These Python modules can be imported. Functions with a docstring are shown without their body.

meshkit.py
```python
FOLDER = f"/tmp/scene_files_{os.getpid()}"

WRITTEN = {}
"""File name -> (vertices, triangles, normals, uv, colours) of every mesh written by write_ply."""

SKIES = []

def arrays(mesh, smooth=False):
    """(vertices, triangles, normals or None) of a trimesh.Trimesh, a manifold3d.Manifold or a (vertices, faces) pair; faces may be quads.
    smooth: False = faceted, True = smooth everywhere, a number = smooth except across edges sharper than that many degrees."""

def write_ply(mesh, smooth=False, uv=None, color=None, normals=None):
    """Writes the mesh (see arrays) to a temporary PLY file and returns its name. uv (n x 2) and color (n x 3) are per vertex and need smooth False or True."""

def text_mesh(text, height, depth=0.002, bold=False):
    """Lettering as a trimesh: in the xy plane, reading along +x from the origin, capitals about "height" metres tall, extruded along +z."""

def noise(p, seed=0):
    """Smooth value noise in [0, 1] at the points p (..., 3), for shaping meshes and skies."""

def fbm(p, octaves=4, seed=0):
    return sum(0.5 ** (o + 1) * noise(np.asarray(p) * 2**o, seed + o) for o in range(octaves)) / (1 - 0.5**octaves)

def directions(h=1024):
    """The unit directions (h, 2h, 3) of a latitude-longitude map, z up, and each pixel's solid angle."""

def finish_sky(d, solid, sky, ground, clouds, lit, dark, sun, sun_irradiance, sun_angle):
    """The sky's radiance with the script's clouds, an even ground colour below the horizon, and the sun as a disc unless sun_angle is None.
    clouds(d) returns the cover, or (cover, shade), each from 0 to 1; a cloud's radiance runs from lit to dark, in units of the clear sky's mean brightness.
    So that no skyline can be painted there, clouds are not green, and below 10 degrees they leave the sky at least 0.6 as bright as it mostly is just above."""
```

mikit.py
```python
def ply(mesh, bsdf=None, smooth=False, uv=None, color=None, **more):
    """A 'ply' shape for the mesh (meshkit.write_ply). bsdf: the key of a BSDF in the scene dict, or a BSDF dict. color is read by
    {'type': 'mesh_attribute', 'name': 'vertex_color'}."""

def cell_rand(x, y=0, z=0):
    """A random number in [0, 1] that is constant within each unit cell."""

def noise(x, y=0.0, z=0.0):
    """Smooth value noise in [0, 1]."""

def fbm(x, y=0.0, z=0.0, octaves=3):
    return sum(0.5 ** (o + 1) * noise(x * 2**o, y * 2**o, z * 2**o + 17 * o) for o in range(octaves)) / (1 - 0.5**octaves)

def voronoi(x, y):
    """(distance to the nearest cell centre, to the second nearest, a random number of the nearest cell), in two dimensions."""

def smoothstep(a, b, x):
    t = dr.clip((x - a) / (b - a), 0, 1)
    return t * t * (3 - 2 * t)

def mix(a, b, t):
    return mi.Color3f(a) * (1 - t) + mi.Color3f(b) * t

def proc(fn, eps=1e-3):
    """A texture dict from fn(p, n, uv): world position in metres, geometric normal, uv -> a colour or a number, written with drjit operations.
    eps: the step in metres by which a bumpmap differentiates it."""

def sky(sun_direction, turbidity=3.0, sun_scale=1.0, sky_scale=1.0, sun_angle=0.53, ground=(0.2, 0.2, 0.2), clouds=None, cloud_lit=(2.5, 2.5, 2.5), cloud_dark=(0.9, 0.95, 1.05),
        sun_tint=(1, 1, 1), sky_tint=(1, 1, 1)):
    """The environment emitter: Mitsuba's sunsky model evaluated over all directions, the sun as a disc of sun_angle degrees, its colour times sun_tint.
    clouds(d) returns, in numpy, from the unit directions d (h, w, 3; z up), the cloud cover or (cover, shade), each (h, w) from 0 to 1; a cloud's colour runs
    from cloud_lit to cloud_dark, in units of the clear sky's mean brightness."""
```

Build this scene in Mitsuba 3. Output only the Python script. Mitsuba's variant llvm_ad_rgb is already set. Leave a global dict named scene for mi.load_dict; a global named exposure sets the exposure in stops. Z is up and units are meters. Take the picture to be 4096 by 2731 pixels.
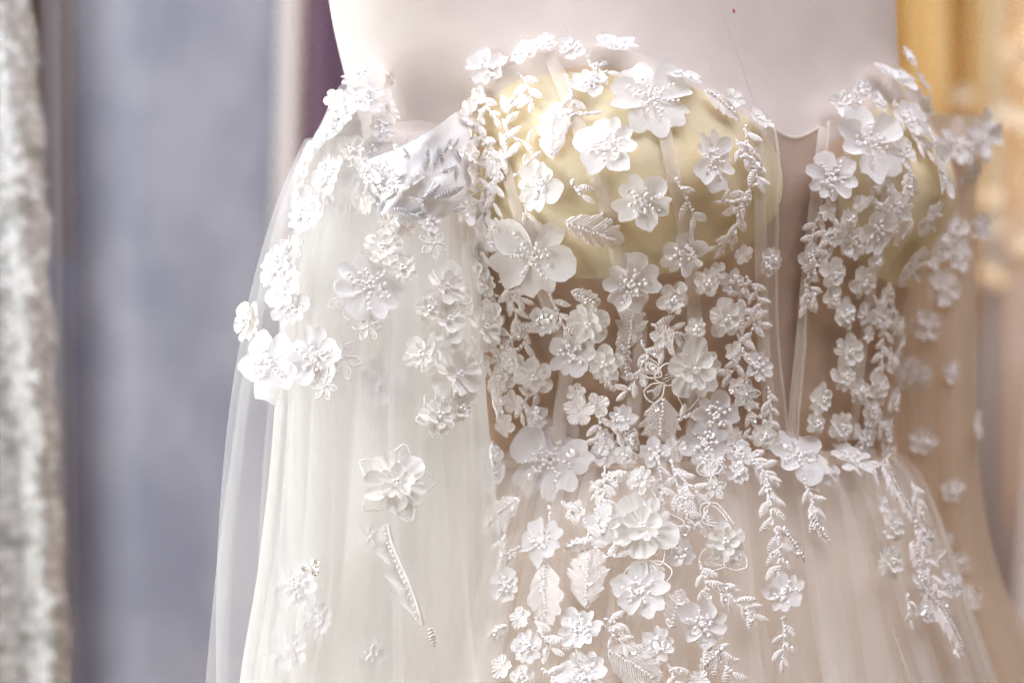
import math
import drjit as dr, numpy as np, trimesh, mitsuba as mi, mikit
from scipy.interpolate import PchipInterpolator
from scipy.spatial import ConvexHull
from mikit import proc, noise, fbm, voronoi, smoothstep, mix

T = mi.ScalarTransform4f
scene, labels = {}, {}

# ------------------------------------------------------------------ camera, light, exposure
S, D, ZC = 0.53 / 4096, 1.6, 1.2           # metres per photo pixel at the focus distance, camera distance, eye height
scene['camera'] = {'type': 'thinlens', 'fov': math.degrees(2 * math.atan(0.265 / D)), 'fov_axis': 'x',
                   'aperture_radius': 0.0125, 'focus_distance': D - 0.012, 'near_clip': 0.05, 'far_clip': 30.0,
                   'to_world': T().look_at(origin=[0, -D, ZC], target=[0, 0, ZC], up=[0, 0, 1])}
exposure = -0.04
LIGHT_WINDOW = (4.95, 5.1, 5.15)
LIGHT_CEILING = (3.72, 3.66, 3.98)
LIGHT_WARM = (38.0, 23.0, 9.5)
LIGHT_BACK = (4.2, 4.1, 4.2)
LIGHT_FILL = (1.9, 1.35, .85)


def lamp_panel(key, origin, target, w, h, rad):
    scene[key] = {'type': 'rectangle', 'to_world': T().look_at(origin=list(origin), target=list(target), up=[0, 0.1, 1]) @ T().scale([w / 2, h / 2, 1]),
                  'emitter': {'type': 'area', 'radiance': {'type': 'rgb', 'value': list(rad)}},
                  'bsdf': {'type': 'diffuse', 'reflectance': {'type': 'rgb', 'value': [.5, .5, .5]}}}


lamp_panel('unseen_window__pane', (-1.5, -0.50, 1.45), (0, 0.0, 1.22), 1.7, 1.6, LIGHT_WINDOW)  # daylight source out of view, placed to light the near sleeve and shoulder
lamp_panel('unseen_ceiling_light__diffuser', (0.40, -0.50, 2.45), (0.2, 0.05, 1.25), 1.5, 1.2, LIGHT_CEILING)  # out of view, placed to light the bust and upward petals
lamp_panel('unseen_spot_lamp__lens', (1.25, 1.0, 2.25), (0.85, 1.75, 1.55), 0.28, 0.28, LIGHT_WARM)  # out of view, placed to warm the golden gown
lamp_panel('unseen_back_light__diffuser', (-0.6, 0.95, 2.5), (-0.55, 1.9, 1.2), 1.0, 0.5, LIGHT_BACK)  # out of view, placed to light the gowns hanging behind
lamp_panel('added_fill_lamp__shade', (0.95, -1.25, 0.55), (0.2, 0.1, 1.15), 0.7, 0.5, LIGHT_FILL)  # added warm fill from below, lifts the dark parts of the dress
labels['added_fill_lamp'] = {'label': 'added low warm fill lamp in front of the dress, below the frame', 'category': 'lamp'}
labels['unseen_window'] = {'label': 'unseen daylight window left of the frame, placed to light the near sleeve and shoulder', 'category': 'window'}
labels['unseen_ceiling_light'] = {'label': 'unseen wide cool ceiling panel, placed to light the upward faces of the dress', 'category': 'ceiling light'}
labels['unseen_spot_lamp'] = {'label': 'unseen small warm spot lamp, placed to light the golden gown', 'category': 'spot lamp'}
labels['unseen_back_light'] = {'label': 'unseen ceiling panel, placed to light the row of grey and purple gowns', 'category': 'ceiling light'}


# ------------------------------------------------------------------ materials
def rgb(*v):
    return {'type': 'rgb', 'value': list(v)}


def two(b):
    return {'type': 'twosided', 'b': b}


def princ(col, rough, **k):
    return two({'type': 'principled', 'base_color': rgb(*col) if isinstance(col, tuple) else col, 'roughness': rough, **k})


def thin(col, rough, trans, spec=.3):
    return {'type': 'principledthin', 'base_color': rgb(*col) if isinstance(col, tuple) else col, 'roughness': rough, 'diff_trans': trans, 'eta': 1.15, 'spec_trans': 0.0}


def sheer(col, op, trans=0.9):
    return {'type': 'mask', 'opacity': op, 'b': thin(col, .7, trans)}


def skin_col(p, n, uv):
    a = fbm(p.x * 40, p.y * 40, p.z * 40, 3)
    return mix((.715, .635, .60), (.745, .67, .63), smoothstep(.3, .7, a)) * (1 - .035 * smoothstep(.60, .75, fbm(p.x * 9, p.y * 9, p.z * 14, 3)))


def cup_col(p, n, uv):
    a = fbm(p.x * 30, p.y * 30, p.z * 30, 3)
    return mix((.81, .70, .425), (.85, .77, .54), smoothstep(.3, .7, a)) * (1 - .045 * net(p, .0017))


def net(p, k):
    k = 2 * math.pi / k
    return dr.cos(k * p.x) + dr.cos(k * (.5 * p.x + .866 * p.z)) + dr.cos(k * (.5 * p.x - .866 * p.z))


def nude_col(p, n, uv):
    a = fbm(p.x * 30, p.y * 30, p.z * 30, 3)
    return mix((.60, .39, .225), (.68, .455, .275), smoothstep(.3, .7, a)) * (1 - .05 * net(p, .0017))


def lining_col(p, n, uv):
    a = fbm(p.x * 22, p.y * 22, p.z * 9, 3)
    return mix((.83, .74, .645), (.88, .79, .70), smoothstep(.3, .7, a))


def lace_col(p, n, uv):
    d1, d2, r = voronoi(p.x * 110 + 2 * noise(p.z * 40, p.x * 40), p.z * 110)
    a = smoothstep(.05, .30, d2 - d1) * smoothstep(.30, .55, fbm(p.x * 45, p.y * 20, p.z * 45, 3) + .12)
    return mix((.38, .38, .36), (.76, .76, .76), a)


def grey_col(p, n, uv):
    a = fbm(p.x * 13, p.y * 5, p.z * 8, 4)
    return mix((.235, .245, .315), (.345, .35, .41), smoothstep(.3, .7, a))


def ombre_col(p, n, uv):
    a = smoothstep(1.27, 1.42, p.z + .05 * fbm(p.x * 9, p.z * 9, p.y, 2))
    return mix((.74, .675, .665), (.72, .55, .35), a)


def gold_col(p, n, uv):
    a = fbm(p.x * 14, p.y * 10, p.z * 10, 3)
    return mix((.62, .40, .14), (.72, .52, .24), smoothstep(.3, .7, a))


MATS = {
    'm_skin': princ(proc(skin_col), .55, specular=.35),
    'm_cup': princ(proc(cup_col), .95, specular=.1),
    'm_lining': princ(proc(lining_col), .7, sheen=.3),
    'm_nude': {'type': 'mask', 'opacity': .80, 'b': princ(proc(nude_col), .75)},
    'm_illusion': {'type': 'mask', 'opacity': .5, 'b': princ((.52, .37, .27), .7)},
    'm_tulle': sheer((.86, .85, .86), .17),
    'm_tulle_cup': sheer((.86, .81, .75), .28, .5),
    'm_tulle_skirt': sheer((.96, .93, .89), .26, .5),
    'm_tulle_dense': sheer((.985, .98, .955), .47, .8),
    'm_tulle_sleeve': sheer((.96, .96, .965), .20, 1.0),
    'm_tulle_shaded': sheer((.92, .82, .70), .40, .8),  # same cloth as the near sleeve, with warm shade put into the colour
    'm_tape': {'type': 'mask', 'opacity': .55, 'b': princ((.80, .73, .66), .6, sheen=.3)},
    'm_satin': thin((.93, .92, .925), .75, .6),
    'm_organza': {'type': 'mask', 'opacity': .82, 'b': thin((.90, .89, .90), .35, .5)},
    'm_cotton': thin((.93, .915, .89), .8, .45),
    'm_thread': princ((.90, .865, .84), .32, specular=.8, sheen=.3),
    'm_silver': princ((.66, .66, .68), .36, metallic=.2, specular=.7),
    'm_cord': princ((.93, .92, .90), .6),
    'm_bead': princ((.92, .90, .90), .12, specular=.8, clearcoat=1.0, clearcoat_gloss=.95),
    'm_sequin': princ((.93, .90, .87), .14, metallic=.30, specular=.9, clearcoat=1.0, clearcoat_gloss=.95),
    'm_band': princ((.84, .83, .84), .42, sheen=.5),
    'm_lace': princ(proc(lace_col), .7),
    'm_lacewhite': princ((.78, .78, .77), .7),
    'm_grey': princ(proc(grey_col), .5, sheen=.4),
    'm_fold_highlight': princ((.46, .435, .47), .6),  # paler copy of the grey cloth, fold highlight put into the colour
    'm_strip': princ((.70, .66, .67), .6),
    'm_beige': princ(proc(ombre_col), .5),
    'm_purple': princ((.52, .38, .50), .6, sheen=.4),
    'm_brown': princ((.26, .215, .19), .6),  # dark tone of the shaded gap between the gowns
    'm_blue': princ((.07, .13, .32), .55),
    'm_gold': princ(proc(gold_col), .45, sheen=.3),
    'm_cream': princ((.60, .46, .31), .6, sheen=.3),
    'm_pale': princ((.74, .68, .67), .6),
    'm_goldsequin': princ((.98, .90, .74), .35, metallic=.1),  # near-white: the sequins' glint is put into the colour
    'm_wall': princ((.45, .40, .38), .9),
    'm_unseen_floor': princ((.60, .46, .34), .6),  # unseen surface, warm pale tone chosen to bounce light upward
    'm_crack': princ((.60, .51, .46), .7),
    'm_speck': princ((.55, .04, .12), .5),
}
scene.update(MATS)


# ------------------------------------------------------------------ helpers
COUNT, _exact = {}, set()


def numbered(name):
    if name not in _exact:
        _exact.add(name)
        return name
    n = COUNT.get(name, 0) + 1
    COUNT[name] = n
    return f'{name}_{n:03d}'


def put(name, mesh, mat, parent=None, smooth=True, uv=None, stuff=False, label=None, **more):
    key = numbered(f'{parent}__{name}' if parent else name)
    scene[key] = mikit.ply(mesh, mat, smooth=smooth, uv=uv, **more)
    if stuff:
        labels[key] = {'kind': 'stuff'}
    if label:
        labels.setdefault(key, {})['label'] = label
    return key


def grid_faces(n, m, wrap=False):
    """faces of an n x m vertex grid (row major); wrap joins the last column to the first"""
    i = np.arange(n - 1)[:, None]
    j = np.arange(m if wrap else m - 1)[None]
    a, b = i * m + j, i * m + (j + 1) % m
    return np.stack([a, b, b + m, a + m], -1).reshape(-1, 4)


def sheet(P, wrap=False):
    n, m = P.shape[:2]
    f = grid_faces(n, m, wrap)
    return P.reshape(-1, 3), np.vstack([f[:, [0, 1, 2]], f[:, [0, 2, 3]]])


def join(parts):
    vs, fs, at = [], [], 0
    for v, f in parts:
        vs.append(v)
        fs.append(f + at)
        at += len(v)
    return np.vstack(vs), np.vstack(fs)


def tube(pts, r, sides=5, closed=False):
    pts = np.asarray(pts, float)
    n = len(pts)
    r = np.broadcast_to(np.asarray(r, float), (n,))
    d = np.roll(pts, -1, 0) - np.roll(pts, 1, 0) if closed else np.gradient(pts, axis=0)
    d /= np.linalg.norm(d, axis=1, keepdims=True) + 1e-12
    ref = np.array([0.31, -0.9, 0.29])
    x = np.cross(d, ref)
    x /= np.linalg.norm(x, axis=1, keepdims=True) + 1e-12
    y = np.cross(d, x)
    a = np.arange(sides) * 2 * np.pi / sides
    P = pts[:, None] + r[:, None, None] * (np.cos(a)[None, :, None] * x[:, None] + np.sin(a)[None, :, None] * y[:, None])
    if closed:
        P = np.vstack([P, P[:1]])
    return sheet(P, wrap=True)


_ico = trimesh.creation.icosphere(subdivisions=1)
_ico2 = trimesh.creation.icosphere(subdivisions=2)


def ball(c, r, fine=False, sq=(1, 1, 1)):
    m = _ico2 if fine else _ico
    return m.vertices * r * np.array(sq) + np.asarray(c), m.faces.copy()


def ring_sequin(c, r, rng, tilt=.5):
    """a small cupped sequin with a hole"""
    a = np.arange(12) * 2 * np.pi / 12
    P = np.stack([np.stack([rr * np.cos(a), rr * np.sin(a), np.full(12, zz)], -1) for rr, zz in ((.25 * r, -.10 * r), (.6 * r, -.04 * r), (r, .12 * r))])
    v, f = sheet(P, wrap=True)
    tx, ty = rng.uniform(-tilt, tilt, 2)
    n = np.array([tx, ty, 1.0])
    n /= np.linalg.norm(n)
    x = np.cross([0, 1, 0], n)
    x /= np.linalg.norm(x)
    R = np.stack([x, np.cross(n, x), n], 1)
    return v @ R.T + np.asarray(c), f


# camera rays for placing the sewn-on pieces upon the cloth they are sewn to
CAM = np.array([0, -D, ZC])


def pix(px, py, y=0.0):
    t = (D + y) / D
    return np.array([(px - 2048) * S * t, y, ZC + (1365.5 - py) * S * t])


HOSTS = {}


def host(name, mesh):
    m = trimesh.Trimesh(mesh[0], mesh[1], process=False)
    HOSTS[name] = (np.asarray(m.vertices), np.asarray(m.faces), np.asarray(m.vertex_normals))


def hit(name, px, py):
    v, f, vn = HOSTS[name]
    d = pix(px, py) - CAM
    d /= np.linalg.norm(d)
    a, b, c = v[f[:, 0]], v[f[:, 1]], v[f[:, 2]]
    e1, e2 = b - a, c - a
    h = np.cross(d, e2)
    det = (e1 * h).sum(1)
    inv = 1 / np.where(abs(det) < 1e-14, 1e-14, det)
    s = CAM - a
    u = (s * h).sum(1) * inv
    q = np.cross(s, e1)
    w = (q @ d) * inv
    t = (e2 * q).sum(1) * inv
    ok = (u >= -1e-4) & (w >= -1e-4) & (u + w <= 1 + 1e-4) & (t > .1)
    if not ok.any():
        # beyond the outline of the cloth: the nearest place of the cloth that the ray passes
        rel = v - CAM
        dist = np.linalg.norm(rel - np.outer(rel @ d, d), axis=1)
        k = dist.argmin()
        P, N = CAM + d * (rel[k] @ d), vn[k]
    else:
        k = np.where(ok)[0][t[ok].argmin()]
        P = CAM + d * t[k]
        N = vn[f[k, 0]] * (1 - u[k] - w[k]) + vn[f[k, 1]] * u[k] + vn[f[k, 2]] * w[k]
    if name == 'skirt':                              # the gathers are ignored: the pieces face out from the body
        N = np.array([P[0] - .095, P[1] - .13, .0])
        N = N / np.linalg.norm(N) + [0, 0, .28]
    N = N / np.linalg.norm(N)
    if N @ d > 0:
        N = -N
    return P, N


UP = np.array([0, 0, 1.0])


def frame(N, up=UP):
    x = np.cross(up, N)
    x /= np.linalg.norm(x) + 1e-12
    return np.stack([x, np.cross(N, x), N], 1)      # columns right, up, out


def seat(name, px, py, off=.003, tilt=(0, 0), spin=0.0):
    """a 4 x 4 placement on the cloth; tilt leans the face (right, up)"""
    P, N = hit(name, px, py)
    to_cam = CAM - P
    to_cam /= np.linalg.norm(to_cam)
    Nf = N
    if N @ to_cam < .6:                              # at the turning edge of loose cloth the pieces flop round and show their faces
        Nf = N + to_cam * (.6 - N @ to_cam) * (1.3 if name in ('sleeve', 'skirt', 'sleeve_right') else .7)
        Nf /= np.linalg.norm(Nf)
    R = frame(Nf)
    n = R @ np.array([tilt[0], tilt[1], 1.0])
    R = frame(n / np.linalg.norm(n))
    c, s = math.cos(spin), math.sin(spin)
    M = np.eye(4)
    M[:3, :3] = R @ np.array([[c, -s, 0], [s, c, 0], [0, 0, 1]])
    M[:3, 3] = P + N * off
    return M


def move(M, mesh):
    v, f = mesh
    return v @ M[:3, :3].T + M[:3, 3], f


# ------------------------------------------------------------------ the ground out of view, for warm bounce, and the wall behind
put('floor', sheet(np.array([[[-4, -4, 0], [4, -4, 0]], [[-4, 3, 0], [4, 3, 0]]], float)), 'm_unseen_floor', smooth=False)  # never in view, bounces warm light up at the dress
labels['floor'] = {'kind': 'structure'}
put('wall', sheet(np.array([[[-4, 2.6, 0.004], [4, 2.6, 0.004]], [[-4, 2.6, 3], [4, 2.6, 3]]], float)), 'm_wall', smooth=False)
labels['wall'] = {'kind': 'structure'}

# ------------------------------------------------------------------ the dress form
PHI = math.radians(34)
L_, F_ = np.array([math.cos(PHI), math.sin(PHI), 0]), np.array([math.sin(PHI), -math.cos(PHI), 0])
ZW = 1.137
_z = [.80, 1.00, 1.137, 1.175, 1.2295, 1.283, 1.346, 1.42, 1.50, 1.56]
_sec = np.array([[.165, .105, .115, .0985], [.158, .100, .105, .099], [.1235, .081, .075, .0997], [.1265, .083, .076, .0990], [.1385, .089, .080, .0966],
                 [.1417, .097, .085, .0967], [.1429, .089, .085, .0926], [.1435, .083, .083, .0920], [.120, .070, .080, .092], [.050, .045, .050, .092]])
_pch = PchipInterpolator(_z, _sec)


def bulge(t, z):
    g = np.where(z < 1.285, np.exp(-((z - 1.285) / .043) ** 2), np.exp(-((z - 1.285) / .046) ** 2))
    return g * (.035 * np.exp(-((t + .80) / .50) ** 2) + .024 * np.exp(-((t - .72) / .46) ** 2))


def body(t, z, off=0.0):
    t, z = np.broadcast_arrays(np.asarray(t, float), np.asarray(z, float))
    q = _pch(np.clip(z, .8, 1.56))
    A, Bf, Bb, cx = q[..., 0], q[..., 1], q[..., 2], q[..., 3]
    B = np.where(np.cos(t) > 0, Bf, Bb)
    n = np.stack([np.sin(t) / A, np.cos(t) / B], -1)
    n /= np.linalg.norm(n, axis=-1, keepdims=True)
    k = np.asarray(off) + bulge(t, z)
    u, f = A * np.sin(t) + n[..., 0] * k, B * np.cos(t) + n[..., 1] * k
    return np.stack([cx + u * L_[0] + f * F_[0], .13 + u * L_[1] + f * F_[1], z], -1)


tt = np.linspace(-np.pi, np.pi, 145)[:-1]
zz = np.linspace(.80, 1.56, 110)
def with_shoulder(P):
    '''the arm stub grown out of the torso: each ring is pushed out to the arm's circle, softly'''
    out = P.copy()
    zs = [pix(0, q, .062)[2] for q in (900, 620, 330, 0, -250, -450, -560)]
    cx = PchipInterpolator(zs, [pix(q, 0, .062)[0] for q in (1860, 1740, 1668, 1625, 1650, 1700, 1800)])
    rr = PchipInterpolator(zs, [.006, .031, .0385, .0425, .052, .045, .02])
    for i, z in enumerate(P[:, 0, 2]):
        if not zs[0] < z < zs[-1]:
            continue
        c = np.array([_pch(min(max(z, .8), 1.56))[3], .13])
        d = P[i, :, :2] - c
        rad = np.linalg.norm(d, axis=1)
        dr = d / rad[:, None]
        a = np.array([float(cx(z)), .066]) - c
        b = dr @ a
        disc = float(rr(z)) ** 2 - (a @ a - b ** 2)
        far = np.where((disc > 0) & (b > 0), b + np.sqrt(np.maximum(disc, 0)), 0)
        al = np.linspace(0, 2 * np.pi, 73)[:-1]
        circ = a + float(rr(z)) * np.stack([np.cos(al), np.sin(al)], 1)
        pts = np.vstack([d, circ])
        hv = pts[ConvexHull(pts).vertices]
        ha = np.arctan2(hv[:, 1], hv[:, 0])
        o = np.argsort(ha)
        hv = np.vstack([hv[o], hv[o][:1]])
        e0, e1 = hv[:-1], hv[1:] - hv[:-1]
        nn = np.stack([e1[:, 1], -e1[:, 0]], 1)
        hull = ((e0 * nn).sum(1)[None] / np.maximum(dr @ nn.T, 1e-9)).min(1)
        wgt = np.clip((z - zs[1] - .012) / .045, 0, 1)
        new = np.maximum(np.maximum(rad, far), rad + (hull - rad) * wgt * wgt * (3 - 2 * wgt))
        g = np.exp(-(np.arange(-7, 8) / 4.0) ** 2)
        sm = np.convolve(np.concatenate([new[-7:], new, new[:7]]), g / g.sum(), 'valid')
        new = np.where(abs(new - rad) + np.roll(abs(new - rad), 8) + np.roll(abs(new - rad), -8) > 0, sm, new)
        out[i, :, :2] = c + dr * new[:, None]
    return out


torso_v, torso_f = sheet(with_shoulder(body(np.linspace(-np.pi, np.pi, 289)[:-1][None], zz[:, None])), wrap=True)
labels['mannequin'] = {'label': 'cream white dress form torso with a shoulder stub wearing the bridal gown', 'category': 'mannequin'}
put('torso', (torso_v, torso_f), 'm_skin', 'mannequin')
host('torso', sheet(body(tt[None], zz[:, None]), wrap=True))
# shoulder and upper-arm stubs: tapered, rounded at the end
def arm_stub(joints):
    C = np.array([j[:3] for j in joints])
    r = np.array([j[3] for j in joints])
    s = np.linspace(0, len(C) - 1, 40)
    C2 = np.stack([PchipInterpolator(range(len(C)), C[:, i])(s) for i in range(3)], 1)
    r2 = PchipInterpolator(range(len(C)), r)(s)
    a = np.linspace(0, 2 * np.pi, 49)[:-1]
    return sheet(C2[:, None] + r2[:, None, None] * np.stack([np.cos(a), np.sin(a), 0 * a], -1)[None], wrap=True)


def J(px, py, y, r):
    return (*pix(px, py, y), r)


put('arm_stub', arm_stub([J(1680, 420, .066, .030), J(1695, 520, .066, .0335), J(1700, 600, .062, .033), J(1700, 760, .062, .024), J(1700, 790, .062, .004)]), 'm_skin', 'mannequin')


def tz(px, py):
    P, _ = hit('torso', px, py)
    v = P - np.array([_pch(P[2])[3], .13, 0])
    q = _pch(P[2])
    u, f = v @ L_, v @ F_
    return math.atan2(u / q[0], f / (q[1] if f > 0 else q[2])), P[2]


# old hairline cracks in the paint
for pts in ([(2890, 60), (2925, 150), (2965, 260), (3000, 370), (3035, 470)], [(2215, 0), (2245, 70), (2275, 140)]):
    H = [hit('torso', *p) for p in pts]
    q = np.array([h[0] + h[1] * .00005 for h in H])
    u = np.linspace(0, len(q) - 1, 40)
    q = np.stack([np.interp(u, range(len(q)), q[:, i]) for i in range(3)], 1)
    put('hairline_crack', tube(q, .00012, 4), 'm_crack', 'mannequin')
# paint speck on the chest
M = seat('torso', 2935, 45, 0.0002)
put('paint_speck', move(M, ball((0, 0, 0), .0012, sq=(.6, 1, .15))), 'm_speck', 'mannequin', label='tiny pink speck on the chest')

# ------------------------------------------------------------------ the gown
DR = 'wedding_dress'
labels[DR] = {'label': 'white off-shoulder tulle wedding dress covered in beaded fabric flowers, on a dress form', 'category': 'wedding dress'}

# neckline in (t, z)
nl = np.array([tz(*p) for p in [(1850, 470), (1930, 400), (2000, 310), (2110, 240), (2230, 190), (2340, 175), (2470, 195), (2620, 255), (2760, 325), (2900, 410), (3040, 500)]])
nr = np.array([tz(*p) for p in [(3275, 490), (3370, 430), (3450, 370), (3520, 325), (3580, 300)]])
_ts = np.concatenate([[-3.3, nl[0, 0] - .25], nl[:, 0], nr[:, 0], [nr[-1, 0] + .3, 3.3]])
_zs = np.concatenate([[nl[0, 1] - .02] * 2, nl[:, 1], nr[:, 1], [nr[-1, 1] - .012, nr[-1, 1] - .03]])
_o = np.argsort(_ts)
ztop = lambda t: np.interp(t, _ts[_o], _zs[_o])
vl = np.array([tz(*p) for p in [(3055, 500), (3068, 800), (3068, 1150), (3080, 1450), (3108, 1700), (3118, 1800)]])
vr = np.array([tz(*p) for p in [(3272, 490), (3245, 700), (3205, 1050), (3175, 1400), (3152, 1650), (3146, 1800)]])
tl = lambda z: np.interp(z, vl[::-1, 1], vl[::-1, 0])
tr = lambda z: np.interp(z, vr[::-1, 1], vr[::-1, 0])


def panel(side, off, n=70, m=60, top=0.0, back=2.9):
    s, v = np.meshgrid(np.linspace(0, 1, m), np.linspace(0, 1, n))
    z = np.full_like(s, 1.25)
    for _ in range(6):
        t = -back + s * (tl(z) + back) if side < 0 else tr(z) + (1 - s) * (back - tr(z))
        z = ZW + v * (ztop(t) + top - ZW)
    if side > 0:
        t, z = t[:, ::-1], z[:, ::-1]
    o = off + .0008 * np.sin(t * 37 + z * 90) * np.sin(z * 60 + t * 9)
    return body(t, z, o)


for sd in (-1, 1):
    put('bodice_lining', sheet(panel(sd, .0022, top=-.012)), 'm_nude', DR, label='nude mesh lining')
    put('bodice_tulle', sheet(panel(sd, .0075)), 'm_tulle_cup', DR, label='pale tulle over the cups')
host('left_panel', sheet(panel(-1, .0085, top=.012)))
host('right_panel', sheet(panel(1, .0085, top=.012)))
_w = [sheet(panel(-1, .0085, top=.012)), sheet(panel(1, .0085, top=.012))]
s, v = np.meshgrid(np.linspace(0, 1, 20), np.linspace(0, 1, 60))
zc = ZW + v * (vl[0, 1] - .004 * np.sin(np.pi * s) * 1.6 - ZW)
cm = body(tl(zc) + s * (tr(zc) - tl(zc)), zc, .0016 + .002 * 0)
put('illusion_panel', sheet(cm), 'm_illusion', DR, label='sheer nude mesh panel in the deep neckline')
host('bodice', join(_w + [sheet(body(tl(zc) + s * (tr(zc) - tl(zc)), zc, .006))]))
put('illusion_edge', tube(cm[-1], .0011, 7), 'm_tape', DR)
for vv in (vl, vr):
    z = np.linspace(ZW, vv[0, 1], 50)
    put('plunge_edge', tube(body(np.interp(z, vv[::-1, 1], vv[::-1, 0]), z, .0085), .0010, 7), 'm_tape', DR)


# cups: padded domes under the tulle
def cup(t0, wt, z0, lo, hi):
    a, r = np.linspace(0, 2 * np.pi, 97)[:-1], np.linspace(0, 1, 30)
    R, A_ = np.meshgrid(r, a, indexing='ij')
    x, y = R * np.sign(np.cos(A_)) * abs(np.cos(A_)) ** .85, R * np.sign(np.sin(A_)) * abs(np.sin(A_)) ** .9
    t = t0 + wt * x
    z = z0 + np.where(y > 0, hi, lo) * y
    z = np.minimum(z, ztop(t) - .003 - 0 * R)
    wr = .0002 * np.sin(t * 16 + z * 210 + 2 * np.sin(z * 70)) * np.sin(t * 5 - z * 120) + .00015 * np.sin(z * 330 - t * 21)
    return sheet(body(t, z, .0028 + .0030 * (1 - R ** 4) + wr * (1 - R ** 4)), wrap=True)


put('cup', cup(-.835, .735, 1.284, .051, .056), 'm_cup', DR, label='yellow padded cup nearest the satin sleeve band')
put('cup', cup(.82, .66, 1.280, .050, .054), 'm_cup', DR, label='yellow padded cup on the far side')


def ribbon(hostname, pts, w, mat, name, off=.001, n=40):
    pts = np.asarray(pts, float)
    k = np.linspace(0, len(pts) - 1, n)
    q = np.stack([PchipInterpolator(range(len(pts)), pts[:, i])(k) for i in range(2)], 1)
    H = [hit(hostname, *p) for p in q]
    P, N = np.array([h[0] for h in H]), np.array([h[1] for h in H])
    N = np.stack([np.convolve(np.pad(N[:, i], 3, 'edge'), np.ones(7) / 7, 'valid') for i in range(3)], 1)
    P = np.vstack([P[:1], (P[:-2] + 2 * P[1:-1] + P[2:]) / 4, P[-1:]])
    d = np.gradient(P, axis=0)
    x = np.cross(d, N)
    x /= np.linalg.norm(x, axis=1, keepdims=True)
    b = np.linspace(-1, 1, 7)
    G = P[:, None] + x[:, None] * (b * w / 2)[None, :, None] + N[:, None] * (off + .0009 * (1 - b ** 4))[None, :, None]
    return put(name, sheet(G), mat, DR)


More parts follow.
